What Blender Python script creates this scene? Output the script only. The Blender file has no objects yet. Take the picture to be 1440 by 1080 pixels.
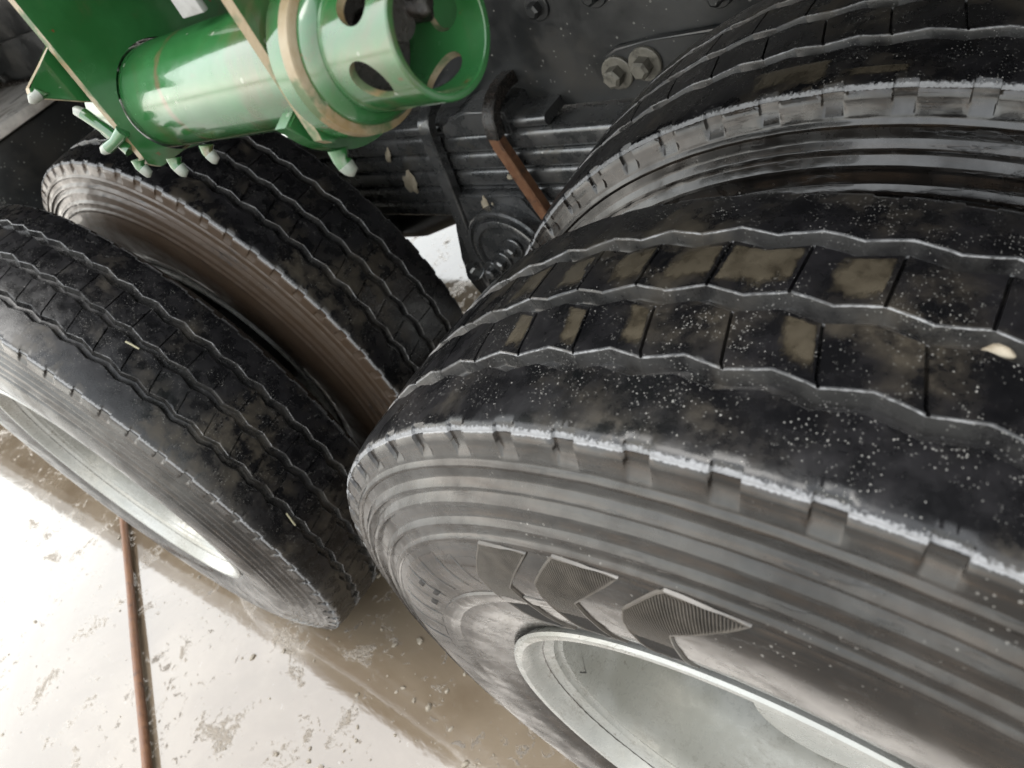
import bpy, bmesh, math, random
import numpy as np
from mathutils import Matrix, Vector
rnd = random.Random(7)
SC = bpy.context.scene
COL = SC.collection
PI = math.pi

# ------------------------------------------------------------------ camera
cam_d = bpy.data.cameras.new("camera")
cam = bpy.data.objects.new("camera", cam_d)
COL.objects.link(cam)
RIGHT = Vector((0.7640458, 0.5128244, -0.3914654))
DOWN = Vector((0.1423524, -0.7258195, -0.6729947))
FWD = Vector((-0.6292612, 0.4584728, -0.6275611))
CPOS = Vector((0.196, -0.193, 1.3458))
M = Matrix.Identity(4)
for i in range(3):
    M[i][0], M[i][1], M[i][2], M[i][3] = RIGHT[i], -DOWN[i], -FWD[i], CPOS[i]
cam.matrix_world = M
cam_d.sensor_width = 36.0
cam_d.lens = 1098.67 * 36 / 1440
cam_d.clip_start = 0.02
cam_d.clip_end = 600
cam_d.dof.use_dof = True
cam_d.dof.focus_distance = 0.72
cam_d.dof.aperture_fstop = 10.0
SC.camera = cam

# ------------------------------------------------------------------ sky, sun, exposure
SUN_EL, SUN_AZ = math.radians(72), math.radians(205)      # azimuth: angle of the sun from +X towards +Y
world = bpy.data.worlds.new("World")
SC.world = world
world.use_nodes = True
wn = world.node_tree.nodes
wl = world.node_tree.links
bg = wn["Background"]
sky = wn.new("ShaderNodeTexSky")
sky.sky_type = 'NISHITA'
sky.sun_disc = False
sky.sun_elevation = SUN_EL
sky.sun_rotation = PI / 2 - SUN_AZ
sky.air_density = 3.0
sky.dust_density = 1.0
sky.ozone_density = 1.0
hsv = wn.new("ShaderNodeHueSaturation")
hsv.inputs['Saturation'].default_value = 0.18            # overcast: nearly colourless cloud light
wl.new(sky.outputs[0], hsv.inputs['Color'])
wl.new(hsv.outputs[0], bg.inputs['Color'])
bg.inputs['Strength'].default_value = 0.15
sun_d = bpy.data.lights.new("sun", 'SUN')
sun_d.energy = 0.5
sun_d.angle = math.radians(35)
sun_d.color = (1.0, 0.96, 0.9)
sun = bpy.data.objects.new("sun", sun_d)
COL.objects.link(sun)
sd = Vector((math.cos(SUN_EL) * math.cos(SUN_AZ), math.cos(SUN_EL) * math.sin(SUN_AZ), math.sin(SUN_EL)))
sun.rotation_euler = sd.to_track_quat('Z', 'Y').to_euler()
SC.view_settings.view_transform = 'Standard'
SC.view_settings.look = 'None'
SC.view_settings.gamma = 1
SC.view_settings.exposure = 2.25

# ------------------------------------------------------------------ helpers
def tag(o, label=None, cat=None, group=None, kind=None):
    if label: o['label'] = label
    if cat: o['category'] = cat
    if group: o['group'] = group
    if kind: o['kind'] = kind
    return o

def thing(name, label, cat, loc=(0, 0, 0), group=None):
    o = bpy.data.objects.new(name, None)
    o.empty_display_size = 0.1
    o.location = loc
    COL.objects.link(o)
    return tag(o, label, cat, group)

def link_mesh(name, me, parent=None):
    o = bpy.data.objects.new(name, me)
    COL.objects.link(o)
    if parent is not None:
        o.parent = parent
    return o

def obj(name, bm, mats, parent=None, smooth=35, loc=None):
    me = bpy.data.meshes.new(name)
    bmesh.ops.recalc_face_normals(bm, faces=bm.faces[:])
    bm.to_mesh(me)
    bm.free()
    for m in (mats if isinstance(mats, (list, tuple)) else [mats]):
        me.materials.append(m)
    if smooth:
        me.polygons.foreach_set('use_smooth', [True] * len(me.polygons))
        me.set_sharp_from_angle(angle=math.radians(smooth))
    o = link_mesh(name, me, parent)
    if loc is not None:
        o.location = loc
    return o

def bx(bm, x0, x1, y0, y1, z0, z1, bev=0.0, seg=2, mi=0):
    r = bmesh.ops.create_cube(bm, size=1.0)
    vs = r['verts']
    for v in vs:
        v.co = Vector((x0 + (v.co.x + .5) * (x1 - x0), y0 + (v.co.y + .5) * (y1 - y0), z0 + (v.co.z + .5) * (z1 - z0)))
    fs = list({f for v in vs for f in v.link_faces})
    for f in fs: f.material_index = mi
    if bev:
        es = list({e for v in vs for e in v.link_edges})
        bmesh.ops.bevel(bm, geom=es, offset=bev, segments=seg, affect='EDGES', profile=.5)
    return bm

def tube(bm, pts, rad, n=12, cap=True):
    """swept round rod through pts; rad a number or a list"""
    pts = [Vector(p) for p in pts]
    rads = rad if isinstance(rad, (list, tuple)) else [rad] * len(pts)
    rings = []
    up = None
    for i, p in enumerate(pts):
        t = (pts[min(i + 1, len(pts) - 1)] - pts[max(i - 1, 0)]).normalized()
        if up is None:
            up = t.orthogonal().normalized()
        up = (up - t * up.dot(t)).normalized()
        w = t.cross(up)
        rings.append([bm.verts.new(p + rads[i] * (math.cos(a) * up + math.sin(a) * w)) for a in [2 * PI * k / n for k in range(n)]])
    for a, b in zip(rings, rings[1:]):
        for k in range(n):
            bm.faces.new((a[k], a[(k + 1) % n], b[(k + 1) % n], b[k]))
    if cap:
        bm.faces.new(rings[0][::-1]); bm.faces.new(rings[-1])
    return bm

def lathe(bm, prof, n=96, axis='Y', a0=0.0, a1=2 * PI, closed=True, mi=0):
    """prof: list of (axial, radius); revolve about the axis through the origin"""
    rings = []
    full = abs(a1 - a0 - 2 * PI) < 1e-6
    cnt = n if full else n + 1
    for (s, r) in prof:
        ring = []
        for k in range(cnt):
            a = a0 + (a1 - a0) * k / n
            c, q = r * math.cos(a), r * math.sin(a)
            ring.append(bm.verts.new((c, s, q) if axis == 'Y' else ((s, c, q) if axis == 'X' else (c, q, s))))
        rings.append(ring)
    for a, b in zip(rings, rings[1:]):
        for k in range(n):
            k2 = (k + 1) % cnt if full else k + 1
            f = bm.faces.new((a[k], a[k2], b[k2], b[k])); f.material_index = mi
    return bm

def hexbolt(bm, p, d, r, h, washer=True):
    """hex head with washer, at p, pointing along unit vector d"""
    d = Vector(d).normalized(); u = d.orthogonal().normalized(); w = d.cross(u); p = Vector(p)
    def disc(rad, z0, z1, n, ch=0.0, ph=0.0):
        rr = [(rad, z0), (rad, z1 - ch), (rad - ch * 1.3, z1)] if ch else [(rad, z0), (rad, z1)]
        rings = [[bm.verts.new(p + d * z + rad_ * (math.cos(ph + 2 * PI * k / n) * u + math.sin(ph + 2 * PI * k / n) * w)) for k in range(n)] for rad_, z in rr]
        for a, b in zip(rings, rings[1:]):
            for k in range(n): bm.faces.new((a[k], a[(k + 1) % n], b[(k + 1) % n], b[k]))
        bm.faces.new(rings[-1]); bm.faces.new(rings[0][::-1])
    z = 0
    if washer:
        disc(r * 1.75, 0, h * .28, 20, h * .06); z = h * .28
    disc(r, z, z + h, 6, h * .18, rnd.random())
    return bm

def prism(bm, poly, a0, a1, plane='YZ', bev=0.0, edge_mi=0, face_mi=0):
    """poly in 2-D extruded along the remaining axis from a0 to a1"""
    def P(q, a):
        return {'YZ': (a, q[0], q[1]), 'XZ': (q[0], a, q[1]), 'XY': (q[0], q[1], a)}[plane]
    A = [bm.verts.new(P(q, a0)) for q in poly]
    B = [bm.verts.new(P(q, a1)) for q in poly]
    n = len(poly)
    f = bm.faces.new(A); f.material_index = face_mi
    f = bm.faces.new(B[::-1]); f.material_index = face_mi
    es = []
    for k in range(n):
        f = bm.faces.new((A[k], B[k], B[(k + 1) % n], A[(k + 1) % n])); f.material_index = edge_mi
    if bev:
        es = [e for e in bm.edges if (e.verts[0] in A and e.verts[1] in A) or (e.verts[0] in B and e.verts[1] in B)]
        bmesh.ops.bevel(bm, geom=es, offset=bev, segments=2, affect='EDGES')
    return bm

# ------------------------------------------------------------------ materials
class NT:
    K = .40                                 # everything here is wet: darker than dry paint and dry rubber
    def __init__(s, name, k=None):
        if k: s.K = k
        s.m = bpy.data.materials.new(name); s.m.use_nodes = True
        s.t = s.m.node_tree; s.b = s.t.nodes['Principled BSDF']
    def n(s, typ, ins=None, **kw):
        nd = s.t.nodes.new(typ)
        for k, v in kw.items(): setattr(nd, k, v)
        for k, v in (ins or {}).items():
            s.put(nd.inputs[k], v)
        return nd
    def put(s, sock, v):
        if hasattr(v, 'is_linked') or isinstance(v, bpy.types.NodeSocket): s.t.links.new(v, sock)
        elif isinstance(v, tuple) and len(v) == 3 and sock.type == 'RGBA': sock.default_value = (v[0] * s.K, v[1] * s.K, v[2] * s.K, 1)
        else: sock.default_value = v
    def obj(s): return s.n('ShaderNodeTexCoord').outputs['Object']
    def uv(s): return s.n('ShaderNodeTexCoord').outputs['UV']
    def noise(s, vec, scale, detail=4, rough=.55, dist=0.0):
        return s.n('ShaderNodeTexNoise', {'Vector': vec, 'Scale': scale, 'Detail': detail, 'Roughness': rough, 'Distortion': dist}).outputs['Fac']
    def ramp(s, fac, lo, hi):
        return s.n('ShaderNodeMapRange', {0: fac, 1: lo, 2: hi, 3: 0.0, 4: 1.0}, interpolation_type='SMOOTHSTEP').outputs[0]
    def math(s, op, a, b=0.0, c=None):
        nd = s.n('ShaderNodeMath', {0: a, 1: b}, operation=op)
        if c is not None: s.put(nd.inputs[2], c)
        return nd.outputs[0]
    def mix(s, fac, a, b):
        nd = s.n('ShaderNodeMix', data_type='RGBA')
        s.put(nd.inputs['Factor'], fac); s.put(nd.inputs['A'], a); s.put(nd.inputs['B'], b)
        return nd.outputs['Result']
    def mixf(s, fac, a, b):
        nd = s.n('ShaderNodeMix', data_type='FLOAT')
        s.put(nd.inputs['Factor'], fac); s.put(nd.inputs['A'], a); s.put(nd.inputs['B'], b)
        return nd.outputs['Result']
    def mapping(s, vec, scale=(1, 1, 1), loc=(0, 0, 0), rot=(0, 0, 0)):
        return s.n('ShaderNodeMapping', {'Vector': vec, 'Scale': scale, 'Location': loc, 'Rotation': rot}).outputs[0]
    def bump(s, h, strength, dist, nrm=None):
        nd = s.n('ShaderNodeBump', {'Height': h, 'Strength': strength, 'Distance': dist})
        if nrm is not None: s.put(nd.inputs['Normal'], nrm)
        return nd.outputs[0]
    def set(s, **kw):
        for k, v in kw.items(): s.put(s.b.inputs[k.replace('_', ' ')], v)
        return s.m

def specks(N, vec, scale, thr_lo, thr_hi):
    """small round dust specks of random size: 1 on a speck"""
    v = N.n('ShaderNodeTexVoronoi', {'Vector': vec, 'Scale': scale, 'Randomness': 1.0})
    rad = N.n('ShaderNodeMapRange', {0: N.n('ShaderNodeSeparateColor', {0: v.outputs['Color']}).outputs[0], 1: thr_lo, 2: 1.0, 3: 0.0, 4: thr_hi}).outputs[0]
    d = N.math('SUBTRACT', rad, v.outputs['Distance'])
    return N.math('MULTIPLY', N.ramp(d, 0.0, .08), N.n('ShaderNodeMapRange', {0: N.n('ShaderNodeSeparateColor', {0: v.outputs['Color']}).outputs[1], 3: .55, 4: 1.0}).outputs[0])

def mat_tread():
    N = NT("tread_rubber"); o = N.obj(); uv = N.uv()
    v = N.n('ShaderNodeSeparateXYZ', {0: uv}).outputs['Y']
    big = N.noise(o, 7, 5, .6); mid = N.noise(o, 38, 6, .65); fine = N.noise(o, 420, 3, .6)
    base = N.mix(N.ramp(mid, .35, .7), (.008, .008, .009), (.019, .018, .020))
    dirt = N.math('MULTIPLY', N.ramp(big, .49, .66), N.ramp(mid, .38, .62))
    base = N.mix(N.math('MULTIPLY', dirt, .6), base, (.115, .095, .066))
    haze = N.math('MULTIPLY', N.ramp(N.noise(o, 60, 5, .7), .56, .8), .10)
    base = N.mix(haze, base, (.14, .135, .12))
    s1 = specks(N, o, 360, .62, .25); s2 = specks(N, o, 700, .40, .40)
    sp = N.math('MAXIMUM', N.math('MULTIPLY', s1, N.ramp(N.noise(o, 16, 5, .65), .44, .58)), N.math('MULTIPLY', s2, N.ramp(N.noise(o, 30, 5, .7), .46, .60)))
    base = N.mix(N.math('MULTIPLY', sp, .8), base, (.62, .60, .56))
    # pale shoulder edge: abraded rubber, with its sky highlight put into the colour
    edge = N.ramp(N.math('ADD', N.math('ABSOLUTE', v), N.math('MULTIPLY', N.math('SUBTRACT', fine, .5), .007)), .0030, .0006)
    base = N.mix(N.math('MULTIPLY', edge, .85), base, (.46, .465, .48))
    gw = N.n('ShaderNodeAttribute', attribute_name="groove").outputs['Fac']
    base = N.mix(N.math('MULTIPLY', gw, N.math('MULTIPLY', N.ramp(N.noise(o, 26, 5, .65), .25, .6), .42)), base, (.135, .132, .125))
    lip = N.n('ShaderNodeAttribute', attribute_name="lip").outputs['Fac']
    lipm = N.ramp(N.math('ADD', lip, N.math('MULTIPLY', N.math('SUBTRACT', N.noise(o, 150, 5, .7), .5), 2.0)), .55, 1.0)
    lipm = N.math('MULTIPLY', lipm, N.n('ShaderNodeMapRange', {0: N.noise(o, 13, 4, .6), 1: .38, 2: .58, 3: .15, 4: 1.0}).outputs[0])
    base = N.mix(N.math('MULTIPLY', lipm, .8), base, (.52, .52, .53))  # sky glint along the groove lips, painted in as pale colour
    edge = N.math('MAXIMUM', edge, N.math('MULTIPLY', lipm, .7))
    rough = N.mixf(N.ramp(mid, .3, .7), .20, .36)
    rough = N.mixf(dirt, rough, .42)
    rough = N.mixf(N.math('MAXIMUM', sp, edge), rough, .7)
    h = N.math('ADD', N.math('MULTIPLY', mid, .7), N.math('MULTIPLY', fine, .22))
    h = N.math('ADD', h, N.math('MULTIPLY', sp, .25))
    nrm = N.bump(h, .38, .0009)
    return N.set(Base_Color=base, Roughness=rough, Normal=nrm, Specular_IOR_Level=.32)

def mat_wall(name="sidewall_rubber", mud=.36, k=None):
    N = NT(name, k); o = N.obj(); uv = N.uv()
    v = N.n('ShaderNodeSeparateXYZ', {0: uv}).outputs['Y']
    st = N.mapping(uv, (1.6, 190, 1)); streak = N.noise(st, 1.0, 6, .6)
    big = N.noise(o, 9, 5, .6); mid = N.noise(o, 45, 5, .6); fine = N.noise(o, 500, 3, .6)
    base = N.mix(N.ramp(big, .35, .7), (.011, .010, .0095), (.025, .021, .018))
    film = N.math('MULTIPLY', N.ramp(streak, .42, .72), N.ramp(mid, .3, .65))
    base = N.mix(N.math('MAXIMUM', N.math('MULTIPLY', film, mud), max(0.0, mud - .4)), base, (.130, .084, .052))
    crk = N.noise(N.mapping(uv, (5, 75, 1)), 1.0, 5, .6)
    line = N.math('MULTIPLY', N.ramp(N.math('ABSOLUTE', N.math('SUBTRACT', crk, .5)), .012, .004), N.ramp(N.noise(o, 12, 3), .5, .6))
    base = N.mix(N.math('MULTIPLY', line, .9), base, (.004, .004, .004))
    sp = N.math('MULTIPLY', specks(N, o, 330, .75, .38), N.ramp(N.noise(o, 14, 3), .5, .65))
    base = N.mix(N.math('MULTIPLY', sp, .7), base, (.42, .40, .37))
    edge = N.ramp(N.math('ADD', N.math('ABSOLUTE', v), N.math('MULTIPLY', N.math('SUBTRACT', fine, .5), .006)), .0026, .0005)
    base = N.mix(N.math('MULTIPLY', edge, .85), base, (.46, .465, .48))  # worn shoulder edge, lightened further to carry the sky highlight
    rough = N.mixf(N.ramp(N.noise(o, 22, 5, .65), .35, .68), .16, .38)
    if mud > .5: rough = N.math('ADD', rough, .22)
    rough = N.mixf(N.math('MAXIMUM', sp, edge), rough, .65)
    h = N.math('ADD', N.math('MULTIPLY', streak, .22), N.math('MULTIPLY', fine, .12))
    h = N.math('ADD', h, N.math('MULTIPLY', mid, .6))
    h = N.math('SUBTRACT', h, N.math('MULTIPLY', line, .6))
    nrm = N.bump(h, .35, .0010)
    return N.set(Base_Color=base, Roughness=rough, Normal=nrm, Specular_IOR_Level=.34, Coat_Weight=N.math('MULTIPLY', N.ramp(N.noise(o, 10, 5, .65), .38, .6), .36), Coat_Roughness=.06)

def mat_rim():
    N = NT("rim_paint", .62); o = N.obj()
    a = N.noise(o, 14, 6, .65); b = N.noise(o, 90, 5, .7); c = N.noise(o, 5, 3, .5)
    base = N.mix(N.ramp(a, .3, .7), (.37, .375, .355), (.48, .48, .455))
    base = N.mix(N.math('MULTIPLY', N.ramp(c, .45, .64), .6), base, (.20, .19, .15))
    scr = N.noise(N.mapping(o, (1, 9, 1)), 26, 6, .7, .8)
    base = N.mix(N.math('MULTIPLY', N.ramp(N.math('ABSOLUTE', N.math('SUBTRACT', scr, .5)), .018, .004), N.math('MULTIPLY', N.ramp(a, .45, .6), .7)), base, (.10, .085, .06))
    chip = N.ramp(N.noise(o, 48, 7, .75), .63, .68)
    base = N.mix(N.math('MULTIPLY', chip, .85), base, (.09, .07, .05))
    rough = N.mixf(N.ramp(b, .35, .65), .22, .42)
    return N.set(Base_Color=base, Roughness=rough, Metallic=.25, Normal=N.bump(b, .2, .0008))

def mat_green():
    N = NT("green_paint", .42); o = N.obj()
    a = N.noise(o, 20, 5, .6); b = N.noise(o, 120, 5, .7); c = N.noise(o, 9, 5, .65, 1.2)
    base = N.mix(N.ramp(a, .3, .7), (.030, .150, .040), (.048, .215, .066))
    dirt = N.ramp(c, .50, .70)
    base = N.mix(N.math('MULTIPLY', dirt, .6), base, (.15, .12, .06))
    chip = N.ramp(N.noise(o, 60, 7, .72), .645, .675)
    base = N.mix(chip, base, (.20, .09, .035))
    sx = N.n('ShaderNodeSeparateXYZ', {0: o}).outputs['X']
    wob = N.math('MULTIPLY', N.math('SUBTRACT', N.noise(o, 30, 5, .65), .5), .022)
    ring = N.math('MULTIPLY', N.ramp(N.math('ABSOLUTE', N.math('ADD', N.math('SUBTRACT', sx, .062), wob)), .0045, .001), N.ramp(N.noise(o, 24, 4), .38, .55))
    base = N.mix(N.math('MULTIPLY', ring, .75), base, (.22, .13, .07))
    sp = specks(N, o, 130, .86, .3)
    base = N.mix(N.math('MULTIPLY', sp, .7), base, (.45, .5, .4))
    rough = N.mixf(N.ramp(N.noise(o, 35, 5, .65), .4, .66), .12, .28)
    h = N.math('ADD', N.math('MULTIPLY', a, 1.0), N.math('MULTIPLY', b, .12))
    return N.set(Base_Color=base, Roughness=rough, Normal=N.bump(h, .22, .002), Coat_Weight=.45, Coat_Roughness=.04)

def mat_simple(name, c0, c1, r0, r1, scale=30, metal=0.0, bump=.3, dirt=None, dscale=8, dlo=.52, dhi=.7, speck=0.0, k=None):
    N = NT(name, k); o = N.obj()
    a = N.noise(o, scale, 6, .65); f = N.noise(o, scale * 8, 4, .6)
    base = N.mix(N.ramp(a, .32, .68), c0, c1)
    rough = N.mixf(N.ramp(a, .3, .7), r0, r1)
    if dirt:
        d = N.ramp(N.noise(o, dscale, 6, .65), dlo, dhi)
        base = N.mix(N.math('MULTIPLY', d, .8), base, dirt); rough = N.mixf(d, rough, .6)
    if speck:
        s = N.math('MULTIPLY', specks(N, o, 150, .8, .35), speck)
        base = N.mix(s, base, (.45, .44, .41))
    h = N.math('ADD', N.math('MULTIPLY', a, .7), N.math('MULTIPLY', f, .3))
    return N.set(Base_Color=base, Roughness=rough, Metallic=metal, Normal=N.bump(h, bump, .0015))

def mat_ground():
    N = NT("wet_mud", .52); o = N.obj()
    big = N.noise(o, 1.6, 6, .62, .6); mid = N.noise(o, 9, 7, .66, .4); fine = N.noise(o, 70, 6, .7)
    gr = N.noise(o, 300, 3, .6)
    base = N.mix(N.ramp(big, .38, .64), (.170, .128, .086), (.250, .200, .145))
    base = N.mix(N.math('MULTIPLY', N.ramp(mid, .5, .7), .5), base, (.24, .20, .15))
    grit = N.ramp(N.noise(o, 42, 7, .72), .63, .70)
    base = N.mix(N.math('MULTIPLY', grit, .7), base, (.40, .37, .32))
    dark = N.ramp(N.math('ADD', N.noise(o, 30, 7, .72, .5), N.math('MULTIPLY', N.math('SUBTRACT', big, .5), .5)), .625, .68)
    base = N.mix(N.math('MULTIPLY', dark, .5), base, (.055, .045, .035))
    dry = N.ramp(N.math('ADD', mid, N.math('MULTIPLY', N.math('SUBTRACT', fine, .5), .5)), .60, .70)   # lumps standing out of the water film
    dry = N.math('MAXIMUM', dry, dark)
    rough = N.mixf(dry, .045, .5)
    h = N.math('ADD', N.math('MULTIPLY', dry, .6), N.math('MULTIPLY', N.math('MULTIPLY', gr, dry), .35))
    h = N.math('ADD', h, N.math('MULTIPLY', big, .6))
    nrm = N.bump(h, .5, .006)
    return N.set(Base_Color=base, Roughness=rough, Normal=nrm, Specular_IOR_Level=.6, Coat_Weight=N.math('MULTIPLY', N.math('SUBTRACT', 1.0, dry), .8), Coat_Roughness=.03)

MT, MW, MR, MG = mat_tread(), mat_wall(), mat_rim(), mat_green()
MW_MUD = mat_wall("muddy_sidewall", .95, .55)
M_HATCH = mat_simple("hatch_rubber", (.085, .074, .062), (.15, .13, .108), .3, .45, 60, bump=.2)
M_BED = mat_simple("hatch_bed_rubber", (.016, .014, .012), (.030, .025, .021), .75, .9, 60, bump=.2)
M_EDGE = mat_simple("worn_plate_edge", (.36, .25, .11), (.50, .42, .28), .35, .6, 40, bump=.4, dirt=(.06, .17, .06), dscale=25, dlo=.5, dhi=.6)
M_TIP = mat_simple("paint_drip_tip", (.42, .50, .42), (.60, .60, .54), .3, .5, 80, bump=.2, dirt=(.04, .13, .05), dscale=70, k=.32)
M_STEEL = mat_simple("spring_steel", (.075, .078, .08), (.14, .14, .14), .20, .36, 25, metal=.75, bump=.25, dirt=(.09, .075, .05), dscale=12, dlo=.55, dhi=.75, speck=.5, k=.9)
M_CHASSIS = mat_simple("chassis_paint", (.013, .015, .016), (.032, .034, .035), .28, .45, 12, bump=.2, dirt=(.06, .052, .04), dscale=5, dlo=.5, dhi=.75, speck=.8)
M_RUST = mat_simple("rusty_steel", (.17, .062, .022), (.27, .125, .055), .5, .75, 60, bump=.6, dirt=(.05, .022, .012), dscale=40, k=.45)
M_BOLT = mat_simple("bolt_head", (.20, .185, .15), (.30, .28, .23), .35, .6, 90, bump=.4, dirt=(.05, .04, .03), dscale=60)
M_GREASE = mat_simple("greasy_metal", (.010, .009, .008), (.035, .026, .02), .12, .35, 120, bump=1.0, dirt=(.05, .03, .02), dscale=60)
def mat_film():
    N = NT("mud_film"); o = N.obj()
    at = N.n('ShaderNodeAttribute', attribute_name="film").outputs['Fac']
    n = N.noise(o, 55, 6, .65); f = N.noise(o, 300, 4, .6)
    base = N.mix(N.ramp(n, .35, .65), (.075, .062, .043), (.125, .105, .075))
    a = N.math('ADD', at, N.math('ADD', N.math('MULTIPLY', N.math('SUBTRACT', n, .5), 2.2), N.math('MULTIPLY', N.math('SUBTRACT', f, .5), .8)))
    return N.set(Base_Color=base, Roughness=N.mixf(n, .12, .3), Alpha=N.math('MULTIPLY', N.ramp(a, .15, .95), .92))
M_MUDFILM = mat_film()
M_PEBBLE = mat_simple("pebble_stone", (.45, .37, .26), (.62, .55, .42), .5, .8, 80, bump=.5)
M_STRAW = mat_simple("straw", (.50, .45, .28), (.62, .58, .40), .5, .7, 90, bump=.3)
M_WHITE = mat_simple("white_paint", (.62, .61, .60), (.74, .73, .72), .3, .5, 30, bump=.2, dirt=(.35, .33, .3), dscale=30)
M_GREY = mat_simple("grey_panel", (.22, .21, .20), (.36, .34, .32), .2, .45, 14, bump=.4, dirt=(.09, .075, .06), dscale=6, k=1.6)
M_GROUND = mat_ground()
M_MARK = mat_simple("marker_ink", (.03, .03, .03), (.06, .055, .05), .5, .7, 200, bump=.1)

# ------------------------------------------------------------------ ground
def build_ground():
    bm = bmesh.new()
    S = 250
    bmesh.ops.create_grid(bm, x_segments=4, y_segments=4, size=S)
    return tag(obj("ground", bm, M_GROUND, smooth=0), kind='structure')
build_ground()

# ------------------------------------------------------------------ the truck
truck = thing("truck", "black truck seen close up at its rear dual wheels, with frame rail and leaf spring", "truck", (-.7, 1.0, 0))
def part(name, bm, m, parent=None, smooth=35):
    o = obj(name, bm, m, parent or truck, smooth)
    if (parent or truck) is truck: o.location = (.7, -1.0, 0)
    return o
# ------------------------------------------------------------------ wheels
R, LX, DY, DYL = 0.525, 1.368, 0.3411, -0.0073
NP = 66
PITCH = 2 * PI / NP
TH0 = math.radians(87.88) % PITCH
U = [0.0, .014, .022, .07, .12, .155, .172, .25, .328, .345, .38, .43, .478, .486, .514, .522, .57, .62, .655, .672, .75, .828, .845, .88, .93, .978, .986]
GY = (.0555, .1115, .167)
GH = .0066                     # half width of a groove
TW = .2205
SHEAR = math.radians(1.15)

def tread_cols():
    """columns over the tread: (y, depth, zig 0..1, shear 0..1, sipe id, edge id)"""
    c = []
    def sh(y): return min(max((y - .058) / .045, 0), 1)
    def rib(y0, y1, n, zig0, zig1, sid):
        for k in range(n):
            t = k / (n - 1); y = y0 + (y1 - y0) * t
            c.append((y, 0.0, zig0 + (zig1 - zig0) * t, sh(y), sid))
    def groove(g):
        D = .0105
        for dy, d in ((-GH - .0011, .0000), (-GH - .0002, .0008), (-GH + .0002, .0020), (-GH + .0016, D - .0016), (-GH + .0030, D), (0, D + .0004),
                      (GH - .0030, D), (GH - .0016, D - .0016), (GH - .0002, .0020), (GH + .0002, .0008), (GH + .0011, .0000)):
            c.append((g + dy, d, 1.0, sh(g), 0))
    rib(.0, .0, 2, 0, 0, 0); c.pop()
    c[-1] = (.0, .0030, 0, 0, -1)
    c.append((.0014, .0012, 0, 0, -1)); c.append((.0045, .0002, 0, 0, -1)); c.append((.0065, 0, 0, 0, 0))
    rib(.012, GY[0] - GH - .005, 5, .0, .8, 0)
    groove(GY[0]); rib(GY[0] + GH + .004, GY[1] - GH - .004, 6, 1, 1, 1)
    groove(GY[1]); rib(GY[1] + GH + .004, GY[2] - GH - .004, 6, 1, 1, 2)
    groove(GY[2]); rib(GY[2] + GH + .005, TW - .012, 5, .8, 0, 0)
    c.append((TW - .0065, 0, 0, 1, 0)); c.append((TW - .0045, .0002, 0, 1, -2)); c.append((TW - .0014, .0012, 0, 1, -2)); c.append((TW, .0030, 0, 1, -2))
    return c

def ridges(base, spec):
    """insert crisp-edged steps: (radius of the top, depth of the sloped upper face, land)"""
    out = []
    for (r, y) in base:
        out.append((r, y))
    def yb(r): return float(np.interp(r, [a for a, _ in base[::-1]], [b for _, b in base[::-1]]))
    for (r, h, land) in spec:
        hi, lo = r + h, r - land - .0016
        out = [q for q in out if not (lo - .0008 < q[0] < hi + .0008)]
        out += [(hi + .0004, yb(hi + .0004)), (hi, yb(hi) - .0001), (r + .0004, yb(r) - h * .96), (r - .0001, yb(r) - h), (r - land, yb(r - land) - h), (r - land - .0006, yb(r - land) - h * .8), (lo, yb(lo))]
    return sorted(out, key=lambda q: -q[0])
WALL = ridges([(.5192, .0000), (.5150, -.0019), (.5100, -.0034), (.5050, -.0050), (.5005, -.0068), (.4988, -.0074), (.4860, -.0112), (.4700, -.0164), (.4570, -.0210),
        (.4400, -.0262), (.4290, -.0310), (.4200, -.0340), (.4100, -.0362), (.4000, -.0374), (.3900, -.0374), (.3800, -.0368), (.3700, -.0360), (.3600, -.0348),
        (.3500, -.0335), (.3440, -.0328), (.3350, -.0312), (.3250, -.0285), (.3150, -.0250), (.3060, -.0225), (.2990, -.0180), (.2900, -.0120), (.2750, -.0040)],
        [(.4945, .0026, .0016), (.4790, .0042, .0018), (.4675, .0046, .0022), (.4484, .0034, .0020), (.4352, .0022, .0030)])
def wall_y(r):
    w = WALL[::-1]
    return float(np.interp(r, [a for a, _ in w], [b for _, b in w]))

def nsm(a, y, s):
    """cheap smooth pseudo noise on (angle, y), periodic in angle"""
    return (np.sin(a * 7 + s) + np.sin(a * 13 + y * 60 + s * 2.1) + np.sin(a * 29 - y * 90 + s * 3.7) + np.sin(a * 61 + y * 35 + s * 1.3) + np.sin(a * 113 + y * 140 + s * .7)) / 5

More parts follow.
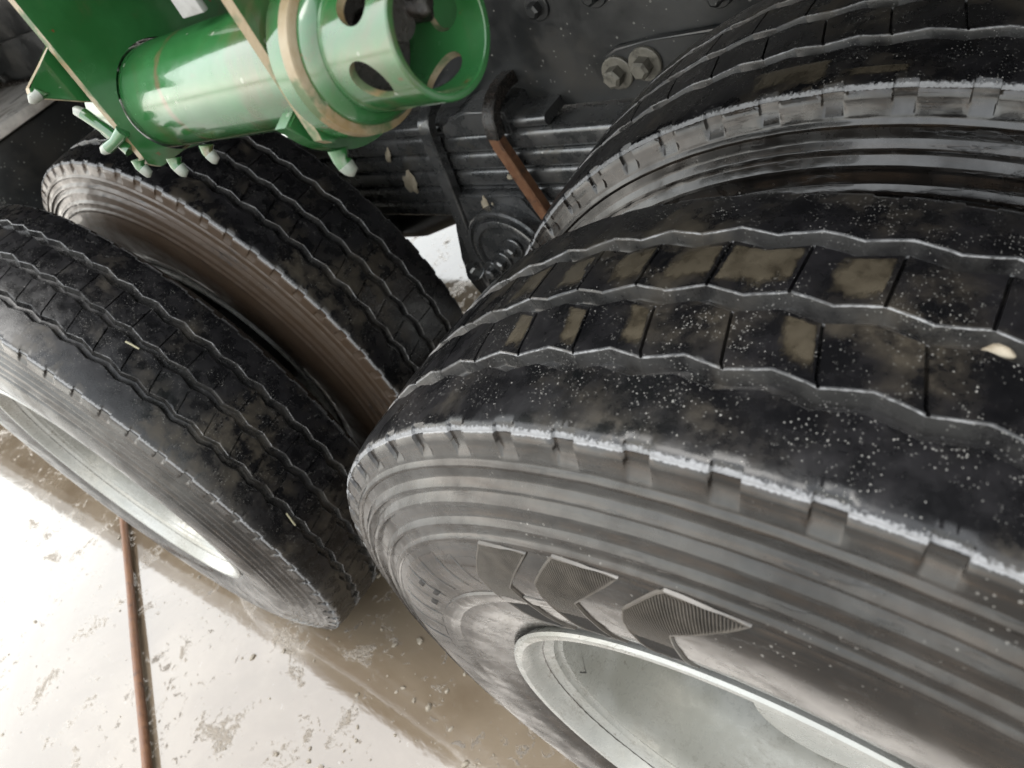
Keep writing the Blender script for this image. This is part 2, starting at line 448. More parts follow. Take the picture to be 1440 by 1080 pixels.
def grid_mesh(name, X, UVv, mats, sharp=38, lip=None):
    """X: (rows, cols, 3) periodic in rows"""
    nr, nc = X.shape[:2]
    i = np.arange(nr)[:, None]; j = np.arange(nc - 1)[None, :]
    i2 = (i + 1) % nr
    F = np.stack([i * nc + j, i2 * nc + j, i2 * nc + j + 1, i * nc + j + 1], -1).reshape(-1, 4)
    me = bpy.data.meshes.new(name)
    nv, nf = nr * nc, len(F)
    me.vertices.add(nv); me.vertices.foreach_set('co', X.reshape(-1).astype(np.float32))
    me.loops.add(nf * 4); me.loops.foreach_set('vertex_index', F.reshape(-1).astype(np.int32))
    me.polygons.add(nf); me.polygons.foreach_set('loop_start', np.arange(0, nf * 4, 4, dtype=np.int32))
    me.polygons.foreach_set('use_smooth', np.ones(nf, bool))
    uvl = me.uv_layers.new(name="UVMap")
    rowu = np.arange(nr + 1) / nr
    uu = np.stack([np.repeat(i, nc - 1, 1), np.repeat(i + 1, nc - 1, 1), np.repeat(i + 1, nc - 1, 1), np.repeat(i, nc - 1, 1)], -1).reshape(-1) / nr
    jj = np.stack([j + 0 * i, j + 0 * i, j + 1 + 0 * i, j + 1 + 0 * i], -1).reshape(-1)
    uvl.data.foreach_set('uv', np.stack([uu * 3.3, UVv[jj]], 1).reshape(-1).astype(np.float32))
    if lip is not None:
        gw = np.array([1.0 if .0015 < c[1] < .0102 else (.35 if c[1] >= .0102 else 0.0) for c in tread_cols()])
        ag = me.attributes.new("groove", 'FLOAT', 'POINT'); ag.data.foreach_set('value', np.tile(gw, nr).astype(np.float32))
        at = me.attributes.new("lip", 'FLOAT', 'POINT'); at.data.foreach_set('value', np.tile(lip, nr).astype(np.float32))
    me.update(calc_edges=True); me.validate()
    for m in mats: me.materials.append(m)
    me.set_sharp_from_angle(angle=math.radians(sharp))
    return me

def build_tire_meshes():
    u = np.tile(np.array(U), NP)
    th = TH0 + (np.repeat(np.arange(NP), len(U)) + u) * PITCH
    pitch_id = np.repeat(np.arange(NP), len(U))
    rng = np.random.default_rng(3)
    nr = len(th)
    tri = np.abs(u - .5) * -4 + 1            # -1 at u = 0, +1 at u = .5
    tri = tri * .92 + .08 * np.sign(tri) * np.abs(tri) ** 3
    # sipes and notches in the local pitch coordinate
    d0 = np.minimum(u, 1 - u); d5 = np.abs(u - .5)
    sip0 = (d0 < .0145).astype(float); sip5 = (d5 < .0145).astype(float)
    notO = (d5 < .160).astype(float); notI = (d0 < .157).astype(float)
    cols = tread_cols()
    X = np.zeros((nr, len(cols), 3)); V = np.zeros(len(cols))
    jit = rng.normal(0, .0005, NP)[pitch_id]
    for j, (y, d, zig, sh, sid) in enumerate(cols):
        crown = .0042 * ((y - TW / 2) / (TW / 2)) ** 2 + .0016 * abs((y - TW / 2) / (TW / 2)) ** 8
        r = R - crown - d * np.ones(nr)
        yy = y + zig * (.0030 * tri + jit * .6 + .0007 * nsm(th, y * 0 + .3, 1.7))
        if sid == 1: r = r - .0045 * sip0
        if sid == 2: r = r - .0045 * sip5
        if sid == -1:
            yy = yy + (.0024 if y < .002 else (.0017 if y < .003 else .0008)) * notO + .00045 * nsm(th * 3, y * 20, 4.0); r = r - (.0006 + (.0009 if y < .003 else .0)) * notO
        if sid == -2:
            yy = yy - (.0034 if y > TW - .001 else .0020) * notI
        if sid == 0 and zig == 1.0 and d < .0005:   # lips: sipes open into the groove
            a = 1 if abs(y - (GY[0] + GH + .0011)) < 1e-4 or abs(y - (GY[1] - GH - .0011)) < 1e-4 else 0
            b = 1 if abs(y - (GY[1] + GH + .0011)) < 1e-4 or abs(y - (GY[2] - GH - .0011)) < 1e-4 else 0
            r = r - .0040 * (a * sip0 + b * sip5)
        r = r + .00045 * nsm(th, y, .4) + .0003 * nsm(th * 5, y * 4, 2.2)
        a = th + sh * SHEAR
        X[:, j] = np.stack([r * np.cos(a), yy, r * np.sin(a)], 1)
        V[j] = min(y, TW - y)
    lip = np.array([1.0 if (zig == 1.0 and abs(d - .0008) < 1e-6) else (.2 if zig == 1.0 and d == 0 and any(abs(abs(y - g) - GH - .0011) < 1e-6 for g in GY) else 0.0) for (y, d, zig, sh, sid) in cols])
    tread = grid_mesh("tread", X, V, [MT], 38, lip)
    # both sidewalls with the bead-to-bead carcass below the tread
    def wall(side):
        W = np.zeros((nr, len(WALL), 3)); VV = np.zeros(len(WALL))
        for j, (r0, y0) in enumerate(WALL):
            nt = notO if side < 0 else notI
            yy = np.full(nr, y0); r = np.full(nr, r0)
            if j == 0:                       # shares the tread's edge column
                W[:, 0] = X[:, 0] if side < 0 else X[:, -1]
                VV[0] = 0; continue
            if j in (1, 2, 3): yy = yy + .0030 * nt
            if j == 4: yy = yy + .0004 * nt
            yy = yy + .00035 * nsm(th, r0 * 3, 5.1)
            a = th + (SHEAR if side > 0 else 0) * 1.0
            yo = yy if side < 0 else TW - yy
            W[:, j] = np.stack([r * np.cos(a), yo, r * np.sin(a)], 1)
            VV[j] = -(.5192 - r0) - .0003
        if side < 0: W = W[:, ::-1]; VV = VV[::-1]
        return W, VV
    Wo, Vo = wall(-1); Wi, Vi = wall(1)
    mo = grid_mesh("sidewall", Wo, Vo, [MW], 66); mi = grid_mesh("sidewall", Wi, Vi, [MW], 66)
    # inner carcass, closes the tyre under the tread
    return tread, mo, mi
ME_TREAD, ME_WO, ME_WI = build_tire_meshes()

def on_wall(th, r, lift=0.0):
    return Vector((r * math.cos(th), wall_y(r) - lift, r * math.sin(th)))

def poly_r_spans(poly, th):
    """radial intervals of the (th, r) polygon at angle th"""
    xs = []
    n = len(poly)
    for k in range(n):
        (t0, r0), (t1, r1) = poly[k], poly[(k + 1) % n]
        if (t0 <= th < t1) or (t1 <= th < t0):
            xs.append(r0 + (r1 - r0) * (th - t0) / (t1 - t0))
    xs.sort()
    return list(zip(xs[::2], xs[1::2]))

CHEV = [(89.8, .4335), (86.5, .4318), (83.2, .4290), (84.8, .4195), (87.6, .4040), (90.8, .3870), (91.5, .3650), (91.9, .3450), (92.1, .3250), (92.2, .3120), (96.0, .3110), (97.2, .3250),
        (97.3, .3450), (96.9, .3650), (96.2, .3830), (94.9, .4015), (92.4, .4175)]

def chevron_mesh(poly, name):
    """moulded arrow on the sidewall: a low raised rim around fine radial ridges"""
    bm = bmesh.new()
    P = [(math.radians(t), r) for t, r in poly]
    lo, hi = min(t for t, _ in P), max(t for t, _ in P)
    # border: a low bar along each outline segment, subdivided along the wall
    n = len(P)
    out = []
    for k in range(n):
        a, b = P[k], P[(k + 1) % n]
        for q in range(3):
            t = q / 3
            out.append((a[0] + (b[0] - a[0]) * t, a[1] + (b[1] - a[1]) * t))
    m = len(out)
    ct = sum(t for t, _ in out) / m; cr = sum(r for _, r in out) / m
    rings = []
    for k in range(m):
        a, b, c = Vector(((out[k - 1][0]) * .4, out[k - 1][1])), Vector((out[k][0] * .4, out[k][1])), Vector((out[(k + 1) % m][0] * .4, out[(k + 1) % m][1]))
        tg = (c - a).normalized(); nr = Vector((tg.y, -tg.x))
        ring = []
        for off, lift in ((-.0016, -.0006), (-.0008, .0019), (.0004, .0019), (.0012, -.0006)):
            q = b + nr * off
            ring.append(bm.verts.new(on_wall(q.x / .4, q.y, lift)))
        rings.append(ring)
    for k in range(m):
        A, B = rings[k], rings[(k + 1) % m]
        for q in range(3):
            bm.faces.new((A[q], A[q + 1], B[q + 1], B[q]))
    st = math.radians(.30)
    th = lo + math.radians(.10)
    w = math.radians(.085)
    while th < hi:
        for r0, r1 in poly_r_spans(P, th):
            r0 += .0010; r1 -= .0010
            if r1 - r0 < .002: continue
            ns = max(2, int((r1 - r0) / .004) + 1)
            prev = None
            for k in range(ns + 1):
                r = r0 + (r1 - r0) * k / ns
                fade = min(1.0, max(.15, (r - .352) / .03))        # the ridges run out towards the bead
                ring = [bm.verts.new(on_wall(th + d, r, l)) for d, l in ((-st * .52, .0008), (-w, .0008), (-w * .45, .0009 + .0012 * fade), (w * .45, .0009 + .0012 * fade), (w, .0008), (st * .52, .0008))]
                if prev:
                    for q in range(5):
                        f = bm.faces.new((prev[q], prev[q + 1], ring[q + 1], ring[q])); f.material_index = 1 if q in (0, 4) or fade < .3 else 0
                prev = ring
        th += st
    return bm

def wall_bar(bm, t0, t1, r0, r1, h, skew=0.0):
    """raised bar moulded on the sidewall between angles (deg) and radii"""
    nr, nt = 5, 6
    rows = []
    e = math.radians(.22)
    for k in range(nr + 1):
        r = r0 + (r1 - r0) * k / nr
        sk = skew * (k / nr)
        ta, tb = math.radians(t0 + sk), math.radians(t1 + sk)
        hh = h if 0 < k < nr else h * .55
        cols = [(ta - e, -.0008)] + [(ta + (tb - ta) * q / nt, hh) for q in range(nt + 1)] + [(tb + e, -.0008)]
        rows.append([bm.verts.new(on_wall(t, r, l)) for t, l in cols])
    for A, B in zip(rows, rows[1:]):
        for q in range(len(A) - 1): bm.faces.new((A[q], A[q + 1], B[q + 1], B[q]))
    bm.faces.new(rows[0][::-1]); bm.faces.new(rows[-1])
    return bm

RIM_PROF = [(-.006, .2900), (-.019, .2965), (-.0235, .2985), (-.0262, .2965), (-.0268, .2925), (-.0255, .2885), (-.0215, .2850), (-.0150, .2818), (-.0080, .2790), (-.0020, .2740), (.0010, .2690),
            (.0030, .2668), (.0075, .2662), (.0095, .2650), (.0098, .2600), (.0125, .2592), (.0300, .2570), (.0600, .2540), (.0850, .2450), (.1100, .2380), (.1450, .2360), (.1800, .2360)]
DISC_PROF = [(.1800, .2360), (.1700, .2250), (.1560, .2050), (.1500, .1800), (.1490, .1500), (.1490, .0900), (.1300, .0860), (.0700, .0800), (.0620, .0700), (.0600, .0)]
BACK_PROF = [(.1800, .2360), (.2050, .2440), (.2180, .2700), (.2350, .2920), (.2450, .2985), (.2420, .2900)]

def rim_mesh(bm=None):
    bm = bmesh.new(); lathe(bm, RIM_PROF + BACK_PROF, 160); return bm
def disc_bm():
    bm = bmesh.new(); lathe(bm, DISC_PROF, 96)
    return bm
def make_wheel(loc, phase, label, detail):
    w = bpy.data.objects.new("wheel", None); COL.objects.link(w); w.empty_display_size = .1
    w.parent = truck; w.location = Vector(loc) - truck.location
    w['label'] = label
    w.rotation_euler = (0, -math.radians(phase), 0)
    t = w
    link_mesh("sidewall", ME_WO, w); link_mesh("sidewall", ME_WI, w); link_mesh("tread", ME_TREAD, w)
    if 'rim' not in PARTS:
        o = obj("rim", rim_mesh(), MR, w, 30); PARTS['rim'] = o.data
        d = obj("disc", disc_bm(), MR, w, 30); PARTS['disc'] = d.data
        nb = bmesh.new(); hexbolt(nb, (0, 0, 0), (0, -1, 0), .0155, .026); PARTS['nut'] = None
    else:
        o = link_mesh("rim", PARTS['rim'], w)
        link_mesh("disc", PARTS['disc'], w)
    for k in range(10):
        a = 2 * PI * k / 10 + .2
        if PARTS['nut'] is None: nu = obj("wheel_nut", nb, M_BOLT, w, 30); PARTS['nut'] = nu.data
        else: nu = link_mesh("wheel_nut", PARTS['nut'], w)
        nu.location = (.151 * math.cos(a), .1488, .151 * math.sin(a))
    return w, t, o
PARTS = {}

near, near_t, near_r = make_wheel((0, 0, R), 0.0, "large outer truck wheel in the right foreground with grey wet sidewall and speckled zigzag tread", 1)
innr, innr_t, _ = make_wheel((0, DY, R), 0.9, "inner truck wheel at the top right, directly behind the large foreground wheel", 0)
lout, lout_t, lout_r = make_wheel((-LX, DYL, R), 1.4, "outer truck wheel at the lower left with the pale rim, standing beside the rusty rod", 0)
linn, linn_t, _ = make_wheel((-LX, DY + DYL, R), 3.1, "inner truck wheel of the left pair, half shaded below the green pipe bracket", 0)

def wall_uv(o):
    me = o.data; uvl = me.uv_layers.new(name="UVMap")
    for lp in me.loops:
        c = me.vertices[lp.vertex_index].co; r = math.hypot(c.x, c.z)
        uvl.data[lp.index].uv = (math.atan2(c.z, c.x) / (2 * PI) * 3.3, -(.5192 - r))
    return o
# the left inner wheel carries a coat of brown mud on its sidewall
me_mud = ME_WO.copy(); me_mud.materials.clear(); me_mud.materials.append(MW_MUD)
for o in linn.children:
    if o.name.startswith('sidewall') and o.data == ME_WO: o.data = me_mud; o['label'] = "sidewall coated with brown mud"
# moulded marks on the near sidewall
ch_me = None
for off in (0.0, 11.0, 21.4):
    if ch_me is None:
        o = obj("arrow_panel", chevron_mesh(CHEV, "arrow"), [M_HATCH, M_BED], near_t, 30); ch_me = o.data
    else:
        o = link_mesh("arrow_panel", ch_me, near_t)
    o.rotation_euler = (0, -math.radians(off), 0)
for (t0, t1, r0, r1, h, sk) in [(a_, b_, c_, d_, e_ * .55, f_) for a_, b_, c_, d_, e_, f_ in ((113.5, 118.0, .384, .418, .0016, 1.0), (118.8, 122.6, .386, .420, .0013, 1.0), (123.4, 128.4, .384, .424, .0017, 1.0), (129.4, 134.6, .382, .424, .0015, .8),
                            (136.0, 140.5, .380, .424, .0016, .6), (141.5, 147.0, .378, .422, .0013, .5), (148.2, 153.2, .376, .420, .0017, .3), (155.0, 160.0, .376, .420, .0014, .2), (161.5, 168.0, .376, .420, .0016, 0))]:
    wall_uv(obj("sidewall_bar", wall_bar(bmesh.new(), t0, t1, r0, r1, h, sk), MW, near_t, 30))
for (t, r, dt, dr) in ((137.4, .405, 1.0, .0032), (136.9, .389, 1.0, .0030), (142.4, .386, 1.1, .0034)):
    bm = bmesh.new(); wall_bar(bm, t - dt, t + dt, r - dr, r + dr, .00135)
    wall_uv(obj("letter_counter", bm, M_BED, near_t, 30))
# low step of the smooth band below the bars
bm = bmesh.new()
rows = []
for k in range(61):
    t = math.radians(104 + k * 1.3)
    fade = min(1, k / 14, (60 - k) / 6)
    rows.append([bm.verts.new(on_wall(t, r, l)) for r, l in ((.3745, -.0008), (.3725, .0022 * fade), (.362, .0026 * fade), (.354, -.0008))])
for A, B in zip(rows, rows[1:]):
    for q in range(3): bm.faces.new((A[q], A[q + 1], B[q + 1], B[q]))
wall_uv(obj("bead_band", bm, MW, near_t, 30))

# drying mud held on single tread blocks (thin uneven film on the rubber, edged by the block)
def mud_film(tire, t0, t1, y0, y1, rib, full=True, lift=.0006):
    bm = bmesh.new(); nt, ny = 26, 14
    V = {}
    val = []
    for i in range(nt + 1):
        for j in range(ny + 1):
            a, b = i / nt, j / ny
            y = y0 + (y1 - y0) * b
            sh = min(max((y - .058) / .045, 0), 1)
            th = math.radians(t0 + (t1 - t0) * a)
            u = ((th - TH0) / PITCH) % 1
            if rib: y += .0030 * (1 - 4 * abs(u - .5))
            edge = min(a, 1 - a, b, 1 - b) * 14
            r = R - .0042 * ((y - TW / 2) / (TW / 2)) ** 2 + lift * min(1, edge) - .0002
            V[i, j] = bm.verts.new((r * math.cos(th + sh * SHEAR), y, r * math.sin(th + sh * SHEAR)))
            val.append(min(1.0, 12 * (1 - b) + .2, 2.6 * b, (14 * min(a, 1 - a)) if full else 3.0 * min(a * 4, 1 - a)))
    for i in range(nt):
        for j in range(ny):
            bm.faces.new((V[i, j], V[i + 1, j], V[i + 1, j + 1], V[i, j + 1]))
    o = obj("mud_film", bm, M_MUDFILM, tire, 60)
    at = o.data.attributes.new("film", 'FLOAT', 'POINT'); at.data.foreach_set('value', val)
    return o
S1 = math.degrees(SHEAR)
for (a, b, c, d, full) in ((86.5, 91.55, .1205, .1580, True), (81.1, 84.6, .1205, .1580, False), (92.0, 95.8, .1205, .1580, False), (97.4, 100.4, .1205, .1580, False), (102.9, 105.8, .1205, .1580, False), (108.3, 111.6, .1205, .1580, False)):
    mud_film(near_t, a - S1, b - S1, c, d, 1, full)
for (a, b) in ((104.4, 106.6), (98.9, 101.0), (93.5, 95.4), (82.6, 85.2)):
    mud_film(near_t, a, b, .0655, .1020, 1, False)
for (a, b, c, d) in ((92.5, 99.5, .008, .036), (86.0, 91.5, .008, .020)):
    mud_film(innr_t, a - .9, b - .9, c, d, 0, False)

# tick mark inked on the near rim
def rim_r(y): return float(np.interp(y, [a for a, _ in RIM_PROF[14:]], [b for _, b in RIM_PROF[14:]]))
bm = bmesh.new()
def ink(p, q, w0, w1):
    pts = []
    for k in range(9):
        t = k / 8; th = math.radians(p[0] + (q[0] - p[0]) * t); y = p[1] + (q[1] - p[1]) * t; w = (w0 + (w1 - w0) * t)
        r = rim_r(y) - .0006
        pts.append([bm.verts.new((r * math.cos(th + s * w), y, r * math.sin(th + s * w))) for s in (-1, 1)])
    for A, B in zip(pts, pts[1:]): bm.faces.new((A[0], A[1], B[1], B[0]))
ink((177.6, .016), (180.2, .022), .004, .006); ink((180.2, .022), (173.0, .030), .006, .003)
obj("tick_mark", bm, M_MARK, near, 0)

# ------------------------------------------------------------------ chassis behind the wheels
# frame rail: C-section with lower and upper flange
bm = bmesh.new()
prism(bm, [(.742, .832), (.742, 1.18), (.752, 1.18), (.752, .845), (.830, .845), (.830, .832)], -4.2, 1.4, 'YZ')
rail = part("frame_rail", bm, M_CHASSIS)
bm = bmesh.new(); prism(bm, [(2.008, .862), (2.008, 1.18), (1.998, 1.18), (1.998, .874), (1.92, .874), (1.92, .862)], -4.2, 1.4, 'YZ')
part("frame_rail", bm, M_CHASSIS)
for x, z, r in ((-.566, .989, .0115), (-.466, .992, .0115), (-.29, .96, .010), (-.69, 1.06, .0115)):
    bm = bmesh.new(); hexbolt(bm, (x, .742, z), (0, -1, 0), r, .016); part("rail_bolt", bm, M_CHASSIS, rail)
# bracket plate with two big bolts
bm = bmesh.new()
pl = [(-.480, .846), (-.486, .880), (-.478, .905), (-.455, .915), (-.40, .920), (-.30, .922), (-.26, .90), (-.25, .83), (-.40, .825)]
prism(bm, pl, .728, .742, 'XZ', bev=.003)
br = part("bracket_plate", bm, M_CHASSIS)
for x, z in ((-.459, .882), (-.411, .890)):
    bm = bmesh.new(); hexbolt(bm, (x, .728, z), (0, -1, 0), .0145, .020); b = part("bracket_bolt", bm, M_BOLT, br)
# leaf spring: each leaf a curved bar with rounded edges
def leaf_bm(x0, x1, ztop, th, y0, y1, sag, slant=0.0):
    bm = bmesh.new(); n = 28; rings = []
    e = .0105
    for k in range(n + 1):
        x = x0 + (x1 - x0) * k / n
        z = ztop - sag * ((x + .75) / .55) ** 2
        sec = [(y0 + .001, z - th + .005), (y0, z - e), (y0 + e * .134, z - e * .5), (y0 + e * .5, z - e * .134), (y0 + e, z), (y1 - e, z), (y1 - e * .3, z - e * .3), (y1, z - e), (y1, z - th + .004), (y0 + .005, z - th)]
        rings.append([bm.verts.new((x, y, zz)) for y, zz in sec])
    m = 10
    for A, B in zip(rings, rings[1:]):
        for q in range(m): bm.faces.new((A[q], A[(q + 1) % m], B[(q + 1) % m], B[q]))
    bm.faces.new(rings[0][::-1]); bm.faces.new(rings[-1])
    return bm
spring = part("leaf_spring", leaf_bm(-1.32, -.18, .8285, .0345, .680, .770, -.004), M_STEEL)
for k, (x0, x1, z) in enumerate(((-1.30, -.20, .7925), (-1.27, -.23, .7570), (-1.22, -.28, .7215), (-1.13, -.37, .6880))):
    o = part("leaf", leaf_bm(x0, x1, z, .0335, .680 + .0015 * (k % 2), .770, -.004), M_STEEL, spring)
o = part("leaf", leaf_bm(-1.02, -.585, .8500, .020, .684, .768, -.002), M_STEEL, spring)
# top clamp plate between the rods, with its wavy cast upper edge
bm = bmesh.new()
prism(bm, [(-.800, .830), (-.800, .845), (-.788, .850), (-.772, .866), (-.740, .874), (-.700, .870), (-.668, .872), (-.650, .866), (-.650, .830)], .672, .775, 'XZ', bev=.004)
part("clamp_plate", bm, M_STEEL)
def strap(bm, pts, wx, ty):
    """flat bar following a path in planes of constant x: wx wide along x, ty thick"""
    pts = [Vector(p) for p in pts]; rings = []
    for i, p in enumerate(pts):
        t = (pts[min(i + 1, len(pts) - 1)] - pts[max(i - 1, 0)]).normalized()
        sx = (Vector((1, 0, 0)) - t * t.x).normalized(); n = t.cross(sx)
        a, b, c = wx / 2, ty / 2, .0022
        rings.append([bm.verts.new(p + sx * u + n * v) for u, v in ((-a, -b + c), (-a, b - c), (-a + c, b), (a - c, b), (a, b - c), (a, -b + c), (a - c, -b), (-a + c, -b))])
    for A, B in zip(rings, rings[1:]):
        for k in range(8): bm.faces.new((A[k], A[(k + 1) % 8], B[(k + 1) % 8], B[k]))
    bm.faces.new(rings[0][::-1]); bm.faces.new(rings[-1])
    return bm
# clamp straps (U-bolts) over the pack
def ubolt(pts, r, m):
    bm = bmesh.new(); strap(bm, pts, r * 2.1, r * 1.7); return part("u_bolt", bm, m)
def arc_over(x, z, y0, y1, h):
    return [(x, y0 + (y1 - y0) * (1 - math.cos(a)) / 2, z + h * math.sin(a)) for a in [PI * k / 10 for k in range(11)]]
ubolt([(-.872, .664, .515), (-.868, .664, .56), (-.845, .664, .70)] + arc_over(-.822, .850, .664, .790, .035) + [(-.845, .790, .70)], .0125, M_STEEL)
bm = bmesh.new(); strap(bm, [(-.672, .660, .835)] + arc_over(-.669, .850, .660, .790, .042) + [(-.66, .790, .70)], .025, .022)
u2 = part("u_bolt", bm, M_GREASE)
bm = bmesh.new(); strap(bm, [(-.601, .658, .530), (-.640, .659, .690), (-.671, .660, .818), (-.672, .660, .8345)], .022, .0205)
o = part("rusty_strap_leg", bm, M_RUST, u2); o['label'] = "rust brown straight leg of the clamp strap"
# saddle, trunnion hub
bm = bmesh.new()
prism(bm, [(-.850, .714), (-.846, .7185), (-.690, .7185), (-.678, .712), (-.648, .640), (-.640, .470), (-.900, .430), (-.925, .500), (-.914, .565), (-.880, .640)], .662, .790, 'XZ', bev=.004)
sad = part("spring_saddle", bm, M_STEEL)
HX, HZ, HY = -.742, .607, .636
bm = bmesh.new(); lathe(bm, [(.03, .094), (.002, .094), (-.002, .091), (-.002, .086), (.004, .084), (.004, .080), (-.004, .078), (-.006, .074), (-.006, .066), (.000, .063), (-.001, .030), (-.001, .0)], 64)
hub = part("trunnion_hub", bm, M_STEEL, sad); hub.location = (HX, HY, HZ)
for dx, dz in ((-.022, -.012), (-.057, -.036), (.020, .020), (.01, -.04)):
    bm = bmesh.new(); hexbolt(bm, (HX + dx, HY - .004, HZ + dz), (0, -1, 0), .0115, .016); part("hub_bolt", bm, M_STEEL, sad)
bm = bmesh.new(); hexbolt(bm, (-.876, .655, .545), (0, -.6, .8), .014, .018); tube(bm, [(-.874, .662, .50), (-.874, .662, .57)], .011, 10)
part("clamp_nut", bm, M_STEEL, sad)
for (x, z, y, sx, sz, rot) in ((-.955, .738, .6785, .017, .027, .5), (-.975, .800, .6785, .0065, .018, .6), (-.702, .744, .6785, .006, .005, 0), (-.77, .700, .6605, .008, .018, .35), (-.755, .690, .6605, .005, .014, .3)):
    bm = bmesh.new(); bmesh.ops.create_icosphere(bm, subdivisions=3, radius=1)
    for v in bm.verts:
        c = v.co.copy(); q = 1 + .16 * math.sin(5 * c.x + 3 * c.z) + .1 * math.sin(9 * c.z)
        px, pz = c.x * sx * q, c.z * sz * q
        v.co = Vector((x + px * math.cos(rot) + pz * math.sin(rot), y + c.y * .0025, z - px * math.sin(rot) + pz * math.cos(rot)))
    part("mud_splash", bm, M_PEBBLE, spring if z > .71 and abs(y - .6785) < .001 else sad, 60)
for (z, r, yy, w) in ((1.085, .009, .728, .012), (1.062, .006, .733, .010)):
    bm = bmesh.new(); tube(bm, [(-3.2 + .1 * k, yy + .004 * math.sin(k * 1.3), z + w * math.sin(k * .55 + z * 40)) for k in range(44)], r, 10); part("air_hose", bm, M_GREASE, rail)
for k in range(9):
    x = -2.9 + k * .42; bm = bmesh.new(); bx(bm, x, x + .012, .722, .7418, 1.04, 1.11, .002); part("hose_clip", bm, M_CHASSIS, rail)
# trunnion tube, axle beams with differential, cross members, torque rod
bm = bmesh.new(); tube(bm, [(-.75, .79, .58), (-.75, 1.96, .58)], .075, 24); part("trunnion_tube", bm, M_CHASSIS)
for x in (0.0, -LX):
    bm = bmesh.new(); tube(bm, [(x, .12, R), (x, .58, R), (x, .66, R), (x, .95, R), (x, 1.08, R + .01), (x, 1.2, R + .02), (x, 1.375, R + .03), (x, 1.55, R + .02), (x, 1.67, R + .01), (x, 1.8, R), (x, 2.17, R), (x, 2.65, R)],
                           [.11, .11, .085, .085, .13, .19, .215, .19, .13, .085, .085, .11], 28); part("axle_beam", bm, M_CHASSIS)
for (y, za, zb) in ((.88, .60, .50), (1.86, .60, .50)):
    bm = bmesh.new(); tube(bm, [(-.75, y, za), (-1.0, y, za - .02), (-1.25, y, zb), (-1.42, y, zb)], [.055, .05, .05, .06], 16); part("torque_rod", bm, M_CHASSIS)
for x in (-1.37, -.2, .9, -2.6):
    bm = bmesh.new(); bx(bm, x - .05, x + .05, .752, 1.998, .90, 1.15, .006); part("cross_member", bm, M_CHASSIS)
# body floor above the wheels: side beam, floor plate, bearers (its dark underside is what the wet tread and ground mirror)
bm = bmesh.new(); bx(bm, -9.0, 2.3, .11, 2.64, 1.56, 1.60, .003); bx(bm, -9.0, 2.3, .11, .17, 1.44, 1.559, .004); bx(bm, -9.0, 2.3, 2.58, 2.64, 1.44, 1.559, .004)
bed = part("cargo_bed", bm, M_CHASSIS)
for k in range(25):
    x = -8.7 + k * .45
    bm = bmesh.new(); bx(bm, x - .03, x + .03, .1705, 2.5795, 1.46, 1.559, .003); part("floor_bearer", bm, M_CHASSIS, bed)
bm = bmesh.new(); bx(bm, -9.0, 2.3, .76, .82, 1.172, 1.459, .004); bx(bm, -9.0, 2.3, 1.93, 1.99, 1.172, 1.459, .004); part("sub_frame", bm, M_CHASSIS)
bm = bmesh.new(); bx(bm, -9.0, 2.3, .11, .15, 1.602, 2.3, .003); bx(bm, -9.0, 2.3, 2.60, 2.64, 1.602, 2.3, .003); part("side_wall", bm, M_CHASSIS, bed)
# boxes ahead of the left wheels
bm = bmesh.new(); bx(bm, -2.75, -1.98, .30, .735, .52, 1.045, .012); tb = part("tool_box", bm, M_CHASSIS)
bm = bmesh.new(); bx(bm, -3.3, -1.97, .25, .735, 1.047, 1.075, .008); part("box_lid", bm, M_GREY, tb)
bm = bmesh.new(); bx(bm, -3.1, -2.62, .30, .735, 1.0765, 1.235, .012); tube(bm, [(-2.6195, .56, 1.15), (-2.59, .56, 1.15)], .035, 20); part("tank", bm, M_CHASSIS)
bm = bmesh.new(); bx(bm, -3.6, -3.3, .15, .735, 1.0, 1.43, .012); part("rear_panel", bm, M_GREY)

